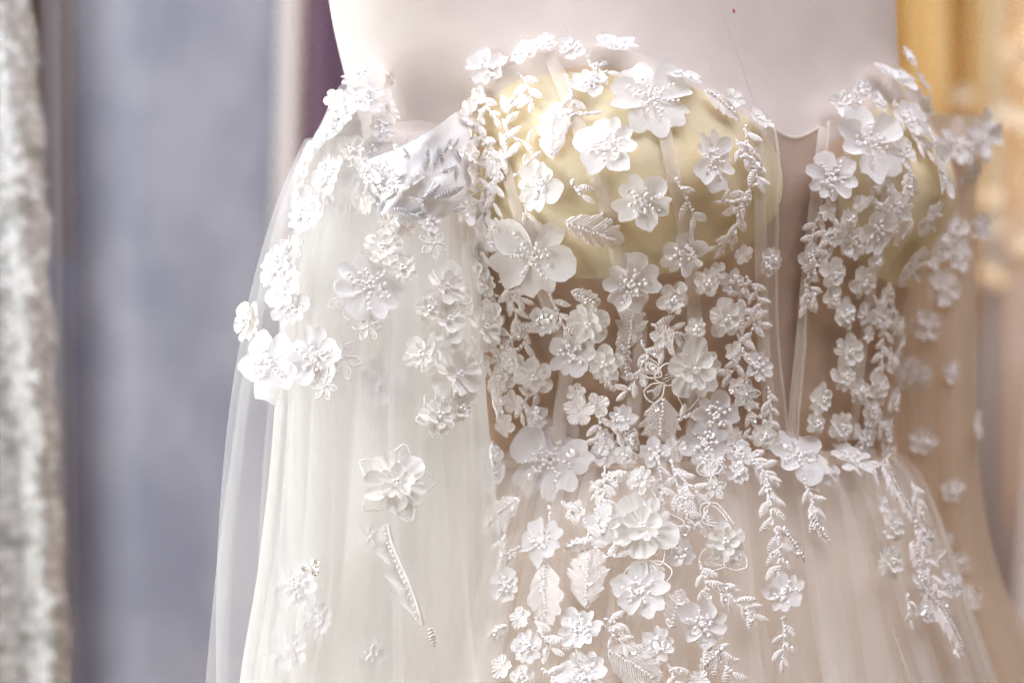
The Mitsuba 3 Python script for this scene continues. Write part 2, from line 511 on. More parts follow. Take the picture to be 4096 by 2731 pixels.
W_ = 62 * S
for pts, hn in [([(2200, 215), (2275, 400), (2330, 560), (2420, 800), (2490, 1100), (2560, 1300), (2540, 1560), (2515, 1800)], 'bodice'),
                ([(2630, 330), (2660, 550), (2700, 750), (2745, 950), (2775, 1250), (2775, 1550), (2760, 1800)], 'bodice'),
                ([(3030, 560), (3035, 800), (3040, 1100), (3055, 1450), (3085, 1700), (3095, 1810)], 'bodice'),
                ([(3295, 520), (3270, 700), (3228, 1050), (3196, 1400), (3172, 1650), (3166, 1800)], 'bodice'),
                ([(2010, 600), (2090, 900), (2190, 1200), (2270, 1420), (2245, 1650), (2230, 1800)], 'bodice'),
                ([(3560, 560), (3540, 800), (3480, 1150), (3440, 1450), (3400, 1760)], 'bodice')]:
    ribbon(hn, pts, W_, 'm_tape', 'boning_channel')

# waistband
t = np.linspace(-2.9, 2.9, 160)
wb = np.stack([body(t, ZW + dz, o) for dz, o in ((-.0040, .0060), (-.0034, .0072), (0, .0078), (.0034, .0072), (.0040, .0060))])
put('waistband', sheet(wb), 'm_lining', DR, label='narrow beige waistband')


# skirt
def skirt(off, amp, seed, nt=700, nd=70, depth=.36, shift=.5, d0=0.0):
    rng = np.random.default_rng(seed)
    t, d = np.meshgrid(np.linspace(-np.pi, np.pi, nt), d0 + (depth - d0) * np.linspace(0, 1, nd) ** 1.2)
    ks = rng.integers(17, 60, 7)
    ph, am = rng.uniform(0, 6.3, 7), rng.uniform(.5, 1, 7) * (25 / ks) ** .6
    warp = .05 * np.sin(3 * t + rng.uniform(0, 6)) + .03 * np.sin(7 * t + d * 9)
    fold = sum(a * np.cos(k * (t + warp) + p + 2.0 * d * (i % 3 - 1)) for i, (a, k, p) in enumerate(zip(am, ks, ph)))
    dfold = sum(a * np.sin(k * (t + warp) + p + 2.0 * d * (i % 3 - 1)) for i, (a, k, p) in enumerate(zip(am, ks, ph)))
    g = np.clip(d / .14, 0.22, 1.6)
    o = off + .022 * (1 - np.exp(-d / .02)) * 0 + amp * g * fold
    P = body(t, np.full_like(t, ZW), 0)
    c = np.array([_pch(ZW)[3], .13, 0])
    rad = P - np.array([*c[:2], 0]) * [1, 1, 0]
    rad[..., 2] = 0
    n = rad / np.linalg.norm(rad, axis=-1, keepdims=True)
    tang = np.cross(n, UP)
    flare = .010 * (1 - np.exp(-d / .012)) + .335 * d
    return c + rad + n * (flare + o)[..., None] + tang * (amp * shift * g * dfold)[..., None] + np.stack([0 * d, 0 * d, ZW - d], -1)


put('skirt_lining', sheet(skirt(-.010, .0046, 5, 900, 46, shift=.9)), 'm_lining', DR, label='beige lining under the tulle skirt')
put('skirt_tulle', sheet(skirt(.000, .0030, 11, 1100, 40, shift=2.4)), 'm_tulle_skirt', DR, label='gathered tulle layer of the skirt')
put('skirt_tulle', sheet(skirt(.007, .0034, 12, 1100, 40, shift=2.6)), 'm_tulle_skirt', DR, label='outermost gathered tulle layer of the skirt')
rng = np.random.default_rng(77)
for i in range(46):
    # loose folds of the top layer, each with its own edge
    t0 = rng.uniform(-1.75, 1.9)
    w0, w1, ph = rng.uniform(.004, .03), rng.uniform(.05, .14), rng.uniform(-.06, .06)
    u, d = np.meshgrid(np.linspace(-1, 1, 9), np.linspace(.001, .36, 40))
    t = t0 + ph * d / .36 + u * (w0 + (w1 - w0) * (d / .36) ** .8) + .01 * np.sin(d * 30 + i)
    P = body(t, np.full_like(t, ZW), 0)
    rad = (P - [_pch(ZW)[3], .13, 0]) * [1, 1, 0]
    n = rad / np.linalg.norm(rad, axis=-1, keepdims=True)
    o = .010 * (1 - np.exp(-d / .012)) + .335 * d + .0118 - .003 * u ** 2 * np.clip(d / .1, 0, 1) + .002 * np.sin(i * 2.1) * np.clip(d / .1, 0, 1)
    put('skirt_pleat', sheet(np.array([_pch(ZW)[3], .13, 0]) + rad + n * o[..., None] + np.stack([0 * d, 0 * d, ZW - d], -1)), 'm_tulle_skirt', DR)
host('skirt', join([sheet(skirt(0.0150, .0006, 12, 300, 50, shift=0, d0=-.006))] + [HOSTS['bodice'][:2]]))


# sleeves
def sleeve(levels, seed, amp, k0, n=520, m=70, shift=1.0, yoff=0.0, topfn=None):
    """levels: (py, left px, right px, y of the axis, depth ratio)"""
    rng = np.random.default_rng(seed)
    lv = np.array([(*pix((l + r) / 2, py, y), (r - l) / 2 * S * (D + y) / D, dr) for py, l, r, y, dr in levels])
    zs = lv[::-1, 2]
    f = PchipInterpolator(zs, lv[::-1][:, [0, 1, 3, 4]])
    th = np.linspace(-np.pi, np.pi, n)
    v = np.linspace(0, 1, m)
    TH, V = np.meshgrid(th, v)
    top = zs[-1] if topfn is None else topfn(TH)
    Z = zs[0] + V * (top - zs[0])
    q = f(np.clip(Z, zs[0], zs[-1]))
    g = np.clip((zs[-1] - Z) / (zs[-1] - zs[0]), 0, 1)
    ks = rng.integers(k0, k0 * 3, 6)
    ph, am = rng.uniform(0, 6.3, 6), rng.uniform(.5, 1, 6)
    warp = .10 * np.sin(2 * TH + 3 * g + ph[0]) + .06 * np.sin(5 * TH - 4 * g)
    arg = [k * (TH + warp) + p + (i % 3 - 1) * 1.6 * g for i, (k, p) in enumerate(zip(ks, ph))]
    fold = sum(a * np.cos(x) for a, x in zip(am, arg))
    df = sum(a * np.sin(x) for a, x in zip(am, arg))
    A_ = amp * (.35 + g * 1.1)
    rx, ry = q[..., 2] + A_ * fold - A_ * 1.2, q[..., 2] * q[..., 3] + A_ * fold - A_ * 1.2
    th2 = TH + A_ * shift * df / np.maximum(q[..., 2], .01)
    return np.stack([q[..., 0] + rx * np.sin(th2), q[..., 1] + yoff - ry * np.cos(th2), Z], -1)


SL = [(560, 1230, 1870, .045, .85), (700, 1165, 1885, .04, .85), (900, 1090, 1905, .035, .85), (1300, 985, 1935, .03, .8), (1750, 905, 1970, .025, .75), (2250, 845, 2040, .02, .72), (2731, 815, 2095, .02, .7), (3300, 800, 2150, .02, .7)]
SI = [(640, 1215, 1870, .045, .7), (900, 1180, 1895, .04, .7), (1300, 1120, 1925, .035, .68), (1800, 1085, 1960, .03, .66), (2250, 1035, 2010, .03, .62), (2731, 955, 2060, .03, .6), (3300, 900, 2110, .03, .6)]


def sl_top(th):
    # the sleeve's top: low at the satin band, standing up at the outer side of the shoulder
    zl = pix(0, 300, .03)[2] - pix(0, 560, .04)[2]
    return pix(0, 640, .04)[2] + zl * np.exp(-((th + 1.05) / .42) ** 2)


put('sleeve_tulle', sheet(sleeve(SL, 3, .0034, 6, topfn=None, shift=2.2)), 'm_tulle_sleeve', DR, label='full sheer tulle sleeve nearest the window')
put('sleeve_underlayer', sheet(sleeve(SI, 4, .0018, 6, shift=1.6)), 'm_tulle_dense', DR, label='denser inner tulle of the near sleeve')
put('sleeve_underlayer', sheet(sleeve([(p, l + 60 + 45 * math.sin(p / 300), q - 75 - 45 * math.sin(p / 300), y + .004, d * .85) for p, l, q, y, d in SI], 14, .0022, 5, shift=2.0)), 'm_tulle_dense', DR, label='innermost tulle of the near sleeve')
host('sleeve', sheet(sleeve(SL, 3, .0003, 9, 200, 60)))
host('sleeve_in', sheet(sleeve(SI, 4, .0003, 12, 200, 60)))
SR = [(470, 3560, 3960, .24, .9), (640, 3540, 3905, .245, .9), (1000, 3480, 3885, .25, .9), (1700, 3460, 3900, .255, .9), (2250, 3480, 3985, .26, .9), (2731, 3500, 4220, .26, .9), (3300, 3500, 4450, .26, .9)]
put('sleeve_tulle', sheet(sleeve(SR, 8, .0045, 5, shift=2.4)), 'm_tulle_shaded', DR, label='tulle sleeve on the far side of the body, warm shade put into its colour')
put('sleeve_underlayer', sheet(sleeve([(p, l + 25, r - 30, y, d) for p, l, r, y, d in SR], 9, .0022, 9, shift=1.2)), 'm_tulle_shaded', DR, label='inner tulle of the far sleeve')
rng = np.random.default_rng(78)
_sr = sleeve(SR, 8, .0003, 8, 240, 50)
_ctr = _sr.mean(1, keepdims=True)
for i in range(10):
    c0, wd = int(rng.integers(70, 165)), int(rng.integers(4, 11))
    P = _sr[:, c0 - wd:c0 + wd + 1]
    out = (P - _ctr) * [1, 1, 0]
    out /= np.linalg.norm(out, axis=-1, keepdims=True)
    b = np.linspace(-1, 1, 2 * wd + 1)[None, :, None]
    put('sleeve_fold', sheet(P + out * (.0035 * (1 - b ** 2) + .0012)), 'm_tulle_shaded', DR)
host('sleeve_right', sheet(sleeve(SR, 8, .0003, 8, 200, 60)))


def patch(outline, ysurf, thick, name, mat, label=None, res=16, seed=0, wav=.0010):
    """a cloth piece of its own thickness: an outline laid upon the surface y = ysurf(px, py)"""
    from shapely.geometry import Polygon
    o = np.array(outline, float)
    k = np.linspace(0, len(o), 8 * len(o), endpoint=False)
    from scipy.interpolate import CubicSpline
    cs = CubicSpline(range(len(o) + 1), np.vstack([o, o[:1]]), bc_type='periodic')
    poly = Polygon(cs(k)).buffer(0)
    v, f = _fill(poly, res)
    rng = np.random.default_rng(seed)
    a = rng.uniform(0, 6.3, 4)
    P = []
    for x, y in v:
        w = wav * (math.sin(x / 34 + a[0] + y / 60) + math.sin(y / 41 + a[1] - x / 80) + .6 * math.sin((x + y) / 19 + a[2]))
        P.append(pix(x, y, ysurf(x, y) + w))
    P = np.array(P)
    m = trimesh.Trimesh(P, f, process=False)
    n = np.array(m.vertex_normals)
    n[n[:, 1] > 0] *= -1
    return P, f, n


def _fill(poly, step):
    from scipy.spatial import Delaunay
    from shapely.geometry import Point
    import shapely
    x0, y0, x1, y1 = poly.bounds
    gx, gy = np.meshgrid(np.arange(x0, x1, step), np.arange(y0, y1, step))
    g = np.stack([gx.ravel(), gy.ravel()], 1)
    g = g[shapely.contains_xy(poly.buffer(-step * .6), g[:, 0], g[:, 1])]
    L = poly.exterior.length
    ring = np.array([poly.exterior.interpolate(s).coords[0] for s in np.arange(0, L, step * .9)])
    p = np.vstack([ring, g])
    tri = Delaunay(p).simplices
    c = p[tri].mean(1)
    tri = tri[shapely.contains_xy(poly, c[:, 0], c[:, 1])]
    return p, tri


# satin band of the near sleeve, wrapped round the front of the arm
def band_y(x, y):
    return -.016 + .065 * ((x - 1640) / 330.0) ** 2 * .8 + .02 * ((y - 720) / 300.0) ** 2


P, f, n = patch([(1848, 448), (1770, 490), (1660, 560), (1540, 612), (1445, 655), (1425, 700), (1455, 770), (1500, 830), (1560, 890), (1640, 905), (1760, 880), (1850, 800), (1888, 700), (1880, 560)], band_y, .001, '', '', seed=2, wav=.0017)
put('sleeve_band', (P, f), 'm_band', DR, label='white satin off-shoulder band with silver leaf embroidery')
host('band', (P, f))


# tulle yoke of the sleeve standing up beside the arm
def yoke_y(x, y):
    return .005 + .05 * ((x - 1420) / 260.0) ** 2 + .01 * ((y - 560) / 300) ** 2


P, f, n = patch([(1478, 225), (1540, 290), (1552, 400), (1566, 500), (1530, 570), (1500, 640), (1445, 700), (1440, 790), (1340, 860), (1230, 850), (1172, 730), (1215, 610), (1290, 480), (1345, 360), (1420, 290)], yoke_y, .001, '', '', seed=5, wav=.0022)
put('sleeve_yoke', (P, f), 'm_tulle_dense', DR, label='crumpled tulle standing up at the outer shoulder')
P[:, 1] += .006
put('sleeve_yoke', (P[:, [0, 1, 2]] + [.002, 0, -.002], f), 'm_tulle_dense', DR, label='second crumpled tulle layer at the outer shoulder')
host('yoke', (P - [0, .008, 0], f))

# ------------------------------------------------------------------ sewn-on flowers, leaves and sprigs
def new_part(name, label=None):
    k = numbered(f'{DR}__{name}')
    if label:
        labels[k] = {'label': label}
    return k


def petal_mesh(R, ang, half, tip, rng, lift=.10, curl=.08, rib=0.0, nrib=7, nth=17, nr=10, z0=0.0, scallop=0.0, a0=.05):
    th = np.linspace(-1, 1, nth)
    a = np.linspace(a0, 1, nr)
    x = abs(th)
    rho = 1 - .40 * x ** 3.2
    if tip == 'notch':
        rho -= .20 * np.exp(-((th - rng.uniform(-.15, .15)) / .20) ** 2)
    elif tip == 'point':
        o = rng.uniform(-.35, .35)
        rho += .20 * np.exp(-(abs(th - o) / .20)) - .10
    elif tip == 'twin':
        rho += .15 * np.exp(-((th - .45) / .20) ** 2) + .10 * np.exp(-((th + .40) / .25) ** 2) - .09
    rho += .03 * np.sin(th * 4 + rng.uniform(0, 6)) + scallop * np.cos(th * np.pi * nrib * .5)
    rho *= rng.uniform(.94, 1.05)
    rho += rng.normal(0, .014, nth)
    A, X = np.meshgrid(a, th, indexing='ij')
    r = A * rho[None] * R
    phi = ang + X * half
    z = R * (lift * A + curl * A ** 2.5 + rng.uniform(-.05, .09) * X ** 2 * A + rng.uniform(.04, .11) * np.sin(3.1 * X + rng.uniform(0, 6)) * A ** 2 - .05 * np.exp(-(X / .18) ** 2) * A * (1.1 - A))
    if rib:
        z += rib * R * np.cos(X * np.pi * nrib) * np.clip(A * 1.6, 0, 1) * (1 - .25 * A)
    z += z0 - .5 * r ** 2 / .12
    return sheet(np.stack([r * np.cos(phi), r * np.sin(phi), z], -1))


BEAD = 8.3 * S


def bead_cluster(R, n_arm, rng, z=.16, fill=10):
    """bead strings that radiate from the heart of a flower"""
    parts = []
    a0 = rng.uniform(0, 6.3)
    for k in range(n_arm):
        a = a0 + k * 2 * np.pi / n_arm + rng.uniform(-.2, .2)
        r, stop = rng.uniform(.05, .14) * R, rng.uniform(.42, .68) * R
        while r < stop:
            b = BEAD * rng.uniform(.82, 1.12)
            aa = a + rng.uniform(-.1, .1)
            parts.append(ball((r * math.cos(aa), r * math.sin(aa), z * R * (.5 + .5 * r / R) + b * .7), b))
            r += b * rng.uniform(2.2, 3.4)
    for _ in range(fill):
        a, r, b = rng.uniform(0, 6.3), R * .46 * math.sqrt(rng.uniform()), BEAD * rng.uniform(.75, 1.05)
        parts.append(ball((r * math.cos(a), r * math.sin(a), z * R * .6 + b * rng.uniform(.6, 1.6)), b))
    return join(parts)


TIPS = ['round', 'notch', 'point', 'twin', 'notch']


def satin(h, px, py, R, tilt=(0, 0), spin=None, n=5, seq=None, sheer_=False, off=.0035, label=None, ell=1.0, beads=True):
    rng = np.random.default_rng(int(px * 7 + py * 13))
    spin = rng.uniform(0, 6.3) if spin is None else spin
    M = seat(h, px, py, off, (tilt[0] + rng.uniform(-.12, .12), tilt[1] + rng.uniform(-.10, .12)))
    r = R * S * (1.30 if h == 'sleeve' else 1.05) * (D + M[1, 3]) / D
    CENTRES.append((px, py, R))
    k = new_part('satin_flower', label)
    for i in range(n):
        tip = TIPS[rng.integers(0, 5)]
        m = petal_mesh(r * rng.uniform(.93, 1.08), spin + i * 2 * np.pi / n + rng.uniform(-.06, .06), np.pi / n * 1.16, tip, rng, lift=.06, curl=rng.uniform(-.04, .30), z0=.0004 * (i % 2) + .00015 * i)
        put('petal', move(M, m), 'm_organza' if sheer_ else 'm_satin', k)
    if beads:
        put('beadwork', move(M, bead_cluster(r, 5 + int(R > 110), rng, fill=3 + int(R / 16))), 'm_bead', k, stuff=True)
    for _ in range(rng.integers(0, 3) if seq is None else seq):
        a, q = rng.uniform(0, 6.3), r * rng.uniform(.38, .58)
        put('sequin', move(M, ring_sequin((q * math.cos(a), q * math.sin(a), r * .16), 15 * S * rng.uniform(.8, 1.25), rng)), 'm_sequin', k)
    return k


def cords(M, r, spin, n, k, rng, scale=1.0, first=0, count=None, inner=3):
    """embroidered loops: a cord round each lobe and threads inside it"""
    for i in range(first, first + (count or n)):
        a = spin + i * 2 * np.pi / n
        s = np.linspace(-1, 1, 26)
        rr = r * scale * (1 - .75 * abs(s) ** 2.2) * (1 + .05 * np.cos(s * 9))
        ph = a + s * np.pi / n * .92
        P = np.stack([rr * np.cos(ph), rr * np.sin(ph), .0008 + .0006 * np.sin(s * 3)], -1)
        parts = [tube(P, .00042, 5)]
        for j in np.linspace(-.62, .62, inner * 2 + 1):
            q = np.linspace(.22, rng.uniform(.62, .86), 8)
            w = rr.max() * (1 - .45 * abs(j) ** 2)
            pj = a + j * np.pi / n * .8 * np.clip(q * 1.4, .5, 1)
            parts.append(tube(np.stack([q * w * np.cos(pj), q * w * np.sin(pj), .0006 + 0 * q], -1), .00026, 4))
        put('cord_loop', move(M, join(parts)), 'm_cord', k)


def cotton(h, px, py, R, tilt=(0, 0), spin=None, n=5, top=.66, cord=0.0, beads=3, off=.0035, label=None, cfirst=0, ccount=None):
    rng = np.random.default_rng(int(px * 5 + py * 17))
    spin = rng.uniform(0, 6.3) if spin is None else spin
    M = seat(h, px, py, off, (tilt[0] + rng.uniform(-.15, .15), tilt[1] + rng.uniform(-.12, .15)))
    r = R * S * (1.16 if h == 'sleeve' else 1.05) * (D + M[1, 3]) / D
    CENTRES.append((px, py, R))
    k = new_part('cotton_flower', label)
    if cord:
        cords(M, r, spin + .5, 5, k, rng, cord, cfirst, ccount)
    for lay, (sc, z0, lf, cu) in enumerate([(1.0, .0012, .10, .14), (top, .0030, .22, .30)] if top else [(1.0, .0012, .14, .2)]):
        for i in range(n):
            m = petal_mesh(r * sc * rng.uniform(.92, 1.08), spin + lay * .63 + i * 2 * np.pi / n, np.pi / n * 1.12, ['round', 'notch', 'round'][rng.integers(0, 3)], rng,
                           lift=lf, curl=cu * rng.uniform(.2, 1.2), rib=.026, nrib=3.5, nth=29, nr=9, z0=z0 + .00025 * (i % 2) + .0001 * i, scallop=.02)
            put('petal', move(M, m), 'm_cotton', k)
    if beads:
        parts = []
        for i in range(beads):
            a = i * 2 * np.pi / beads + spin
            parts.append(ball((1.15 * BEAD * math.cos(a), 1.15 * BEAD * math.sin(a), .0046 + .1 * r), BEAD * 1.05))
        put('beadwork', move(M, join(parts)), 'm_bead', k, stuff=True)
    return k


def corded(h, px, py, R, tilt=(0, 0), n=6, spin=None, off=.003, inner=3):
    rng = np.random.default_rng(int(px * 3 + py * 19))
    M = seat(h, px, py, off, tilt)
    r = R * S * 1.03 * (D + M[1, 3]) / D
    k = new_part('corded_flower')
    cords(M, r, rng.uniform(0, 6.3) if spin is None else spin, n, k, rng, inner=inner)
    put('beadwork', move(M, ball((0, 0, .0016), BEAD * .9)), 'm_bead', k, stuff=True)


def corded_loop(h, px, py, R, spin, width=.55, off=.003):
    """a single loop of cord filled with thread, like a small wing"""
    rng = np.random.default_rng(int(px * 3 + py * 23))
    M = seat(h, px, py, off)
    r = R * S * 1.03 * (D + M[1, 3]) / D
    k = new_part('corded_wing')
    a = np.linspace(0, 2 * np.pi, 40)[:-1]
    x, y = r * (1 - np.cos(a)) * .5, r * width * np.sin(a) * (.35 + .65 * (1 - np.cos(a)) / 2) * (1 + .07 * np.cos(5 * a))
    c, s = math.cos(spin), math.sin(spin)
    R2 = lambda x, y, z: np.stack([c * x - s * y, s * x + c * y, z + 0 * x], -1)
    put('cord_loop', move(M, tube(R2(x, y, .001), .00046, 5, closed=True)), 'm_cord', k)
    parts = []
    for j in np.linspace(-.65, .65, 7):
        q = np.linspace(.12, rng.uniform(.6, .88), 10)
        parts.append(tube(R2(q * r, q * r * width * j * .9 + .03 * r * np.sin(q * 9 + j * 5), .0007), .00028, 4))
    put('thread_fill', move(M, join(parts)), 'm_thread', k, stuff=True)


def leaf_mesh(L, W, rng, lobes=0, bend=0.0, per=None, nb=7, slant=.55, dome=.0009, ridge=.0008):
    """a satin-stitched leaf along +x with one ridge for each thread"""
    per = per or max(7, int(L / (12 * S)))
    na = per * 4 + 1
    a = np.linspace(0, 1, na)
    b = np.linspace(-1, 1, 2 * nb + 1)
    w = np.sin(np.pi * a ** .85) ** .75
    if lobes:
        sw = (a * lobes + .15) % 1.0
        w = (np.sin(np.pi * np.clip(a, 0, 1) ** .62) ** .8) * (.70 + .42 * (1 - abs(sw - .55) * 1.5))
        w = np.clip(w, 0, 1.2)
    fr = np.repeat(rng.uniform(.90, 1.08, per + 1), 4)[:na]
    fr2 = np.repeat(rng.uniform(.90, 1.08, per + 1), 4)[:na]
    A, B = np.meshgrid(a, b, indexing='ij')
    Wd = W * .5 * w[:, None] * np.where(B > 0, fr[:, None], fr2[:, None])
    x = A * L + slant * abs(B) * Wd
    y = B * Wd + bend * L * A ** 2
    z = dome * (1 - B ** 2) * np.minimum(w, 1)[:, None] + ridge * np.cos(2 * np.pi * A * per) * (1 - .3 * abs(B)) - .0006 * np.exp(-(B / .10) ** 2) * (lobes > 0)
    z = z + np.repeat(rng.uniform(-.00012, .00012, per + 1), 4)[:na][:, None]
    return sheet(np.stack([x, y, z], -1))


def rot(M, ang):
    c, s = math.cos(ang), math.sin(ang)
    R = np.eye(4)
    R[:2, :2] = [[c, -s], [s, c]]
    return M @ R


def big_leaf(h, px, py, L, W, deg, lobes=4, bend=0.0, tilt=(0, 0), off=.0028, seq=2, spine=True):
    """px, py is the middle of the leaf; deg is where its tip points"""
    rng = np.random.default_rng(int(px * 11 + py * 3))
    a = math.radians(deg)
    M = rot(seat(h, px, py, off, tilt), a)
    f = S * 1.03 * (D + M[1, 3]) / D
    M = M @ np.array([[1, 0, 0, -L * f / 2], [0, 1, 0, 0], [0, 0, 1, 0], [0, 0, 0, 1.0]])
    CENTRES.append((px, py, W * .5))
    k = new_part('embroidered_leaf')
    v, fc = leaf_mesh(L * f, W * f, rng, lobes, bend, nb=8, slant=.75)
    v[:, 2] -= .5 * ((v[:, 0] - L * f / 2) ** 2) / .12
    put('leaf_blade', move(M, (v, fc)), 'm_thread', k)
    if spine:
        parts = [ball((x * L * f, bend * L * f * x ** 2 + rng.uniform(-.0004, .0004), .0016 - .5 * ((x - .5) * L * f) ** 2 / .12), BEAD * rng.uniform(.65, .9)) for x in np.arange(.08, .86, 15 / L)]
        put('beadwork', move(M, join(parts)), 'm_bead', k, stuff=True)
    for _ in range(seq):
        x = rng.uniform(.2, .75)
        put('sequin', move(M, ring_sequin((x * L * f, rng.uniform(-.25, .25) * W * f, .0016), 10 * S, rng, .3)), 'm_sequin', k)


def leaf_at(h, px, py, L, deg, k, W=None, bend=None, seq=.25, rng=None, off=.0026):
    """one small leaf with its foot at px, py"""
    rng = rng or np.random.default_rng(int(px * 31 + py * 3))
    M = rot(seat(h, px, py, off, (rng.uniform(-.15, .15), rng.uniform(-.15, .15))), math.radians(deg))
    f = S * 1.03 * (D + M[1, 3]) / D
    L, W = L * f, (W or L * rng.uniform(.36, .46)) * f
    put('leaf', move(M, leaf_mesh(L, W, rng, 0, rng.uniform(-.18, .18) if bend is None else bend, nb=4, slant=.35, ridge=.00042)), 'm_thread', k)
    if rng.uniform() < seq:
        put('sequin', move(M, ring_sequin((L * .45, 0, .0016), 10 * S, rng, .35)), 'm_sequin', k)


def sprig(h, stem, L=66, step=48, seed=0, end=True, off=.0024, beads=True, spread=(32, 58), sides=(1, -1)):
    """a beaded stem with stitched leaves to both sides"""
    rng = np.random.default_rng(seed * 101 + int(stem[0][0]))
    st = np.asarray(stem, float)
    k = new_part('leaf_sprig')
    seg = np.concatenate([[0], np.cumsum(np.linalg.norm(np.diff(st, axis=0), axis=1))])
    n = max(10, int(seg[-1] / 9))
    u = np.linspace(0, seg[-1], n)
    q = np.stack([PchipInterpolator(seg, st[:, i])(u) for i in range(2)], 1)
    H = [hit(h, *p) for p in q]
    P = np.array([p + nn * off for p, nn in H])
    put('stem', tube(P, .00055, 5), 'm_thread', k)
    if beads:
        parts = []
        for i in range(0, n):
            if rng.uniform() < .72:
                b = BEAD * rng.uniform(.7, 1.0)
                parts.append(ball(P[i] + H[i][1] * b * .8 + rng.uniform(-.0007, .0007, 3), b))
        if parts:
            put('beadwork', join(parts), 'm_bead', k, stuff=True)
    d = np.gradient(q, axis=0)
    pos, i = step * rng.uniform(.3, .7), 0
    while pos < seg[-1] - step * .2:
        j = int(np.searchsorted(u, pos).clip(0, n - 1))
        base = math.degrees(math.atan2(-d[j, 1], d[j, 0]))
        sd = sides[i % len(sides)]
        leaf_at(h, q[j, 0], q[j, 1], L * rng.uniform(1.05, 1.4), base + sd * rng.uniform(*spread), k, rng=rng, off=off + .0006)
        pos += step * rng.uniform(.52, .80)
        i += 1
    if end:
        leaf_at(h, q[-1, 0], q[-1, 1], L * 1.05, math.degrees(math.atan2(-d[-1, 1], d[-1, 0])) + rng.uniform(-12, 12), k, rng=rng, off=off + .0006)


CENTRES = []


def emb(h, px, py, R):
    '''a small stitched flower, one piece of thread work'''
    M = seat(h, px, py, .0028)
    rng = np.random.default_rng(int(px * 3 + py))
    r = R * S * (D + M[1, 3]) / D
    n = int(rng.integers(4, 7))
    put('embroidered_flower', move(M, join([petal_mesh(r, i * 2 * np.pi / n + px, np.pi / n * 1.08, 'round', rng, lift=.12, curl=.05, rib=.06, nrib=3.5, nth=25, nr=6, scallop=.03) for i in range(n)])), 'm_thread', DR)


def fill(h, poly, n, seed, gap, kinds):
    '''the small work between the large pieces, kept clear of what is there already'''
    import shapely
    from shapely.geometry import Polygon
    rng = np.random.default_rng(seed)
    pg = Polygon(poly)
    x0, y0, x1, y1 = pg.bounds
    got = tries = 0
    while got < n and tries < 4000:
        tries += 1
        x, y = rng.uniform(x0, x1), rng.uniform(y0, y1)
        if not shapely.contains_xy(pg, x, y):
            continue
        R = rng.uniform(38, 58)
        if any(math.hypot(x - a, y - b) < (c + R) * gap for a, b, c in CENTRES):
            continue
        got += 1
        CENTRES.append((x, y, R))
        kind = kinds[int(rng.integers(0, len(kinds)))]
        if kind == 'emb':
            emb(h, x, y, R)
        elif kind == 'cotton':
            cotton(h, x, y, R * 1.15)
        elif kind == 'satin':
            satin(h, x, y, R * 1.15)
        elif kind == 'leaf':
            big_leaf(h, x, y, R * 3.0, R * 1.5, rng.uniform(0, 360), 4, seq=1)
        else:
            a = rng.uniform(-2.6, -.5)
            dx, dy = 62 * math.cos(a), -62 * math.sin(a)
            sprig(h, [(x - dx, y - dy), (x + rng.uniform(-14, 14), y), (x + dx, y + dy)], 56, 44, int(x))


B, K, SV, SI_, Y, BD, RS = 'bodice', 'skirt', 'sleeve', 'sleeve_in', 'yoke', 'band', 'sleeve_right'

# embroidered leaves first (they lie under the flowers)
for a in [(B, 2222, 528, 262, 135, 97, 4), (B, 2380, 905, 255, 150, -17, 5, -.10), (K, 2190, 2382, 265, 160, -80, 4), (K, 2357, 2316, 245, 170, 93, 4), (K, 2540, 2655, 250, 190, -25, 5, -.1),
          (K, 2015, 2060, 215, 135, -140, 5), (B, 2520, 1300, 190, 120, 85, 4), (B, 2492, 1430, 200, 60, -80, 5), (B, 2642, 1672, 180, 160, -95, 4), (B, 2422, 1790, 160, 100, 100, 4), (B, 3625, 745, 130, 95, -85, 3),
          (K, 3163, 2180, 175, 62, -60, 5), (K, 3772, 2490, 330, 115, -60, 6), (K, 3270, 2125, 170, 48, -58, 5), (K, 3555, 1940, 190, 90, -65, 5), (K, 3620, 2050, 200, 70, -60, 5),
          (B, 2880, 430, 190, 70, -45, 5), (B, 2430, 1500, 140, 70, -60, 4), (B, 3440, 1760, 150, 70, 80, 4), (B, 3520, 1780, 150, 60, 85, 4), (B, 1935, 1010, 150, 110, 80, 4),
          (K, 2705, 2440, 170, 100, 75, 4), (K, 3690, 2380, 150, 80, -50, 4), (B, 2345, 1180, 130, 70, -25, 4)]:
    big_leaf(*a)

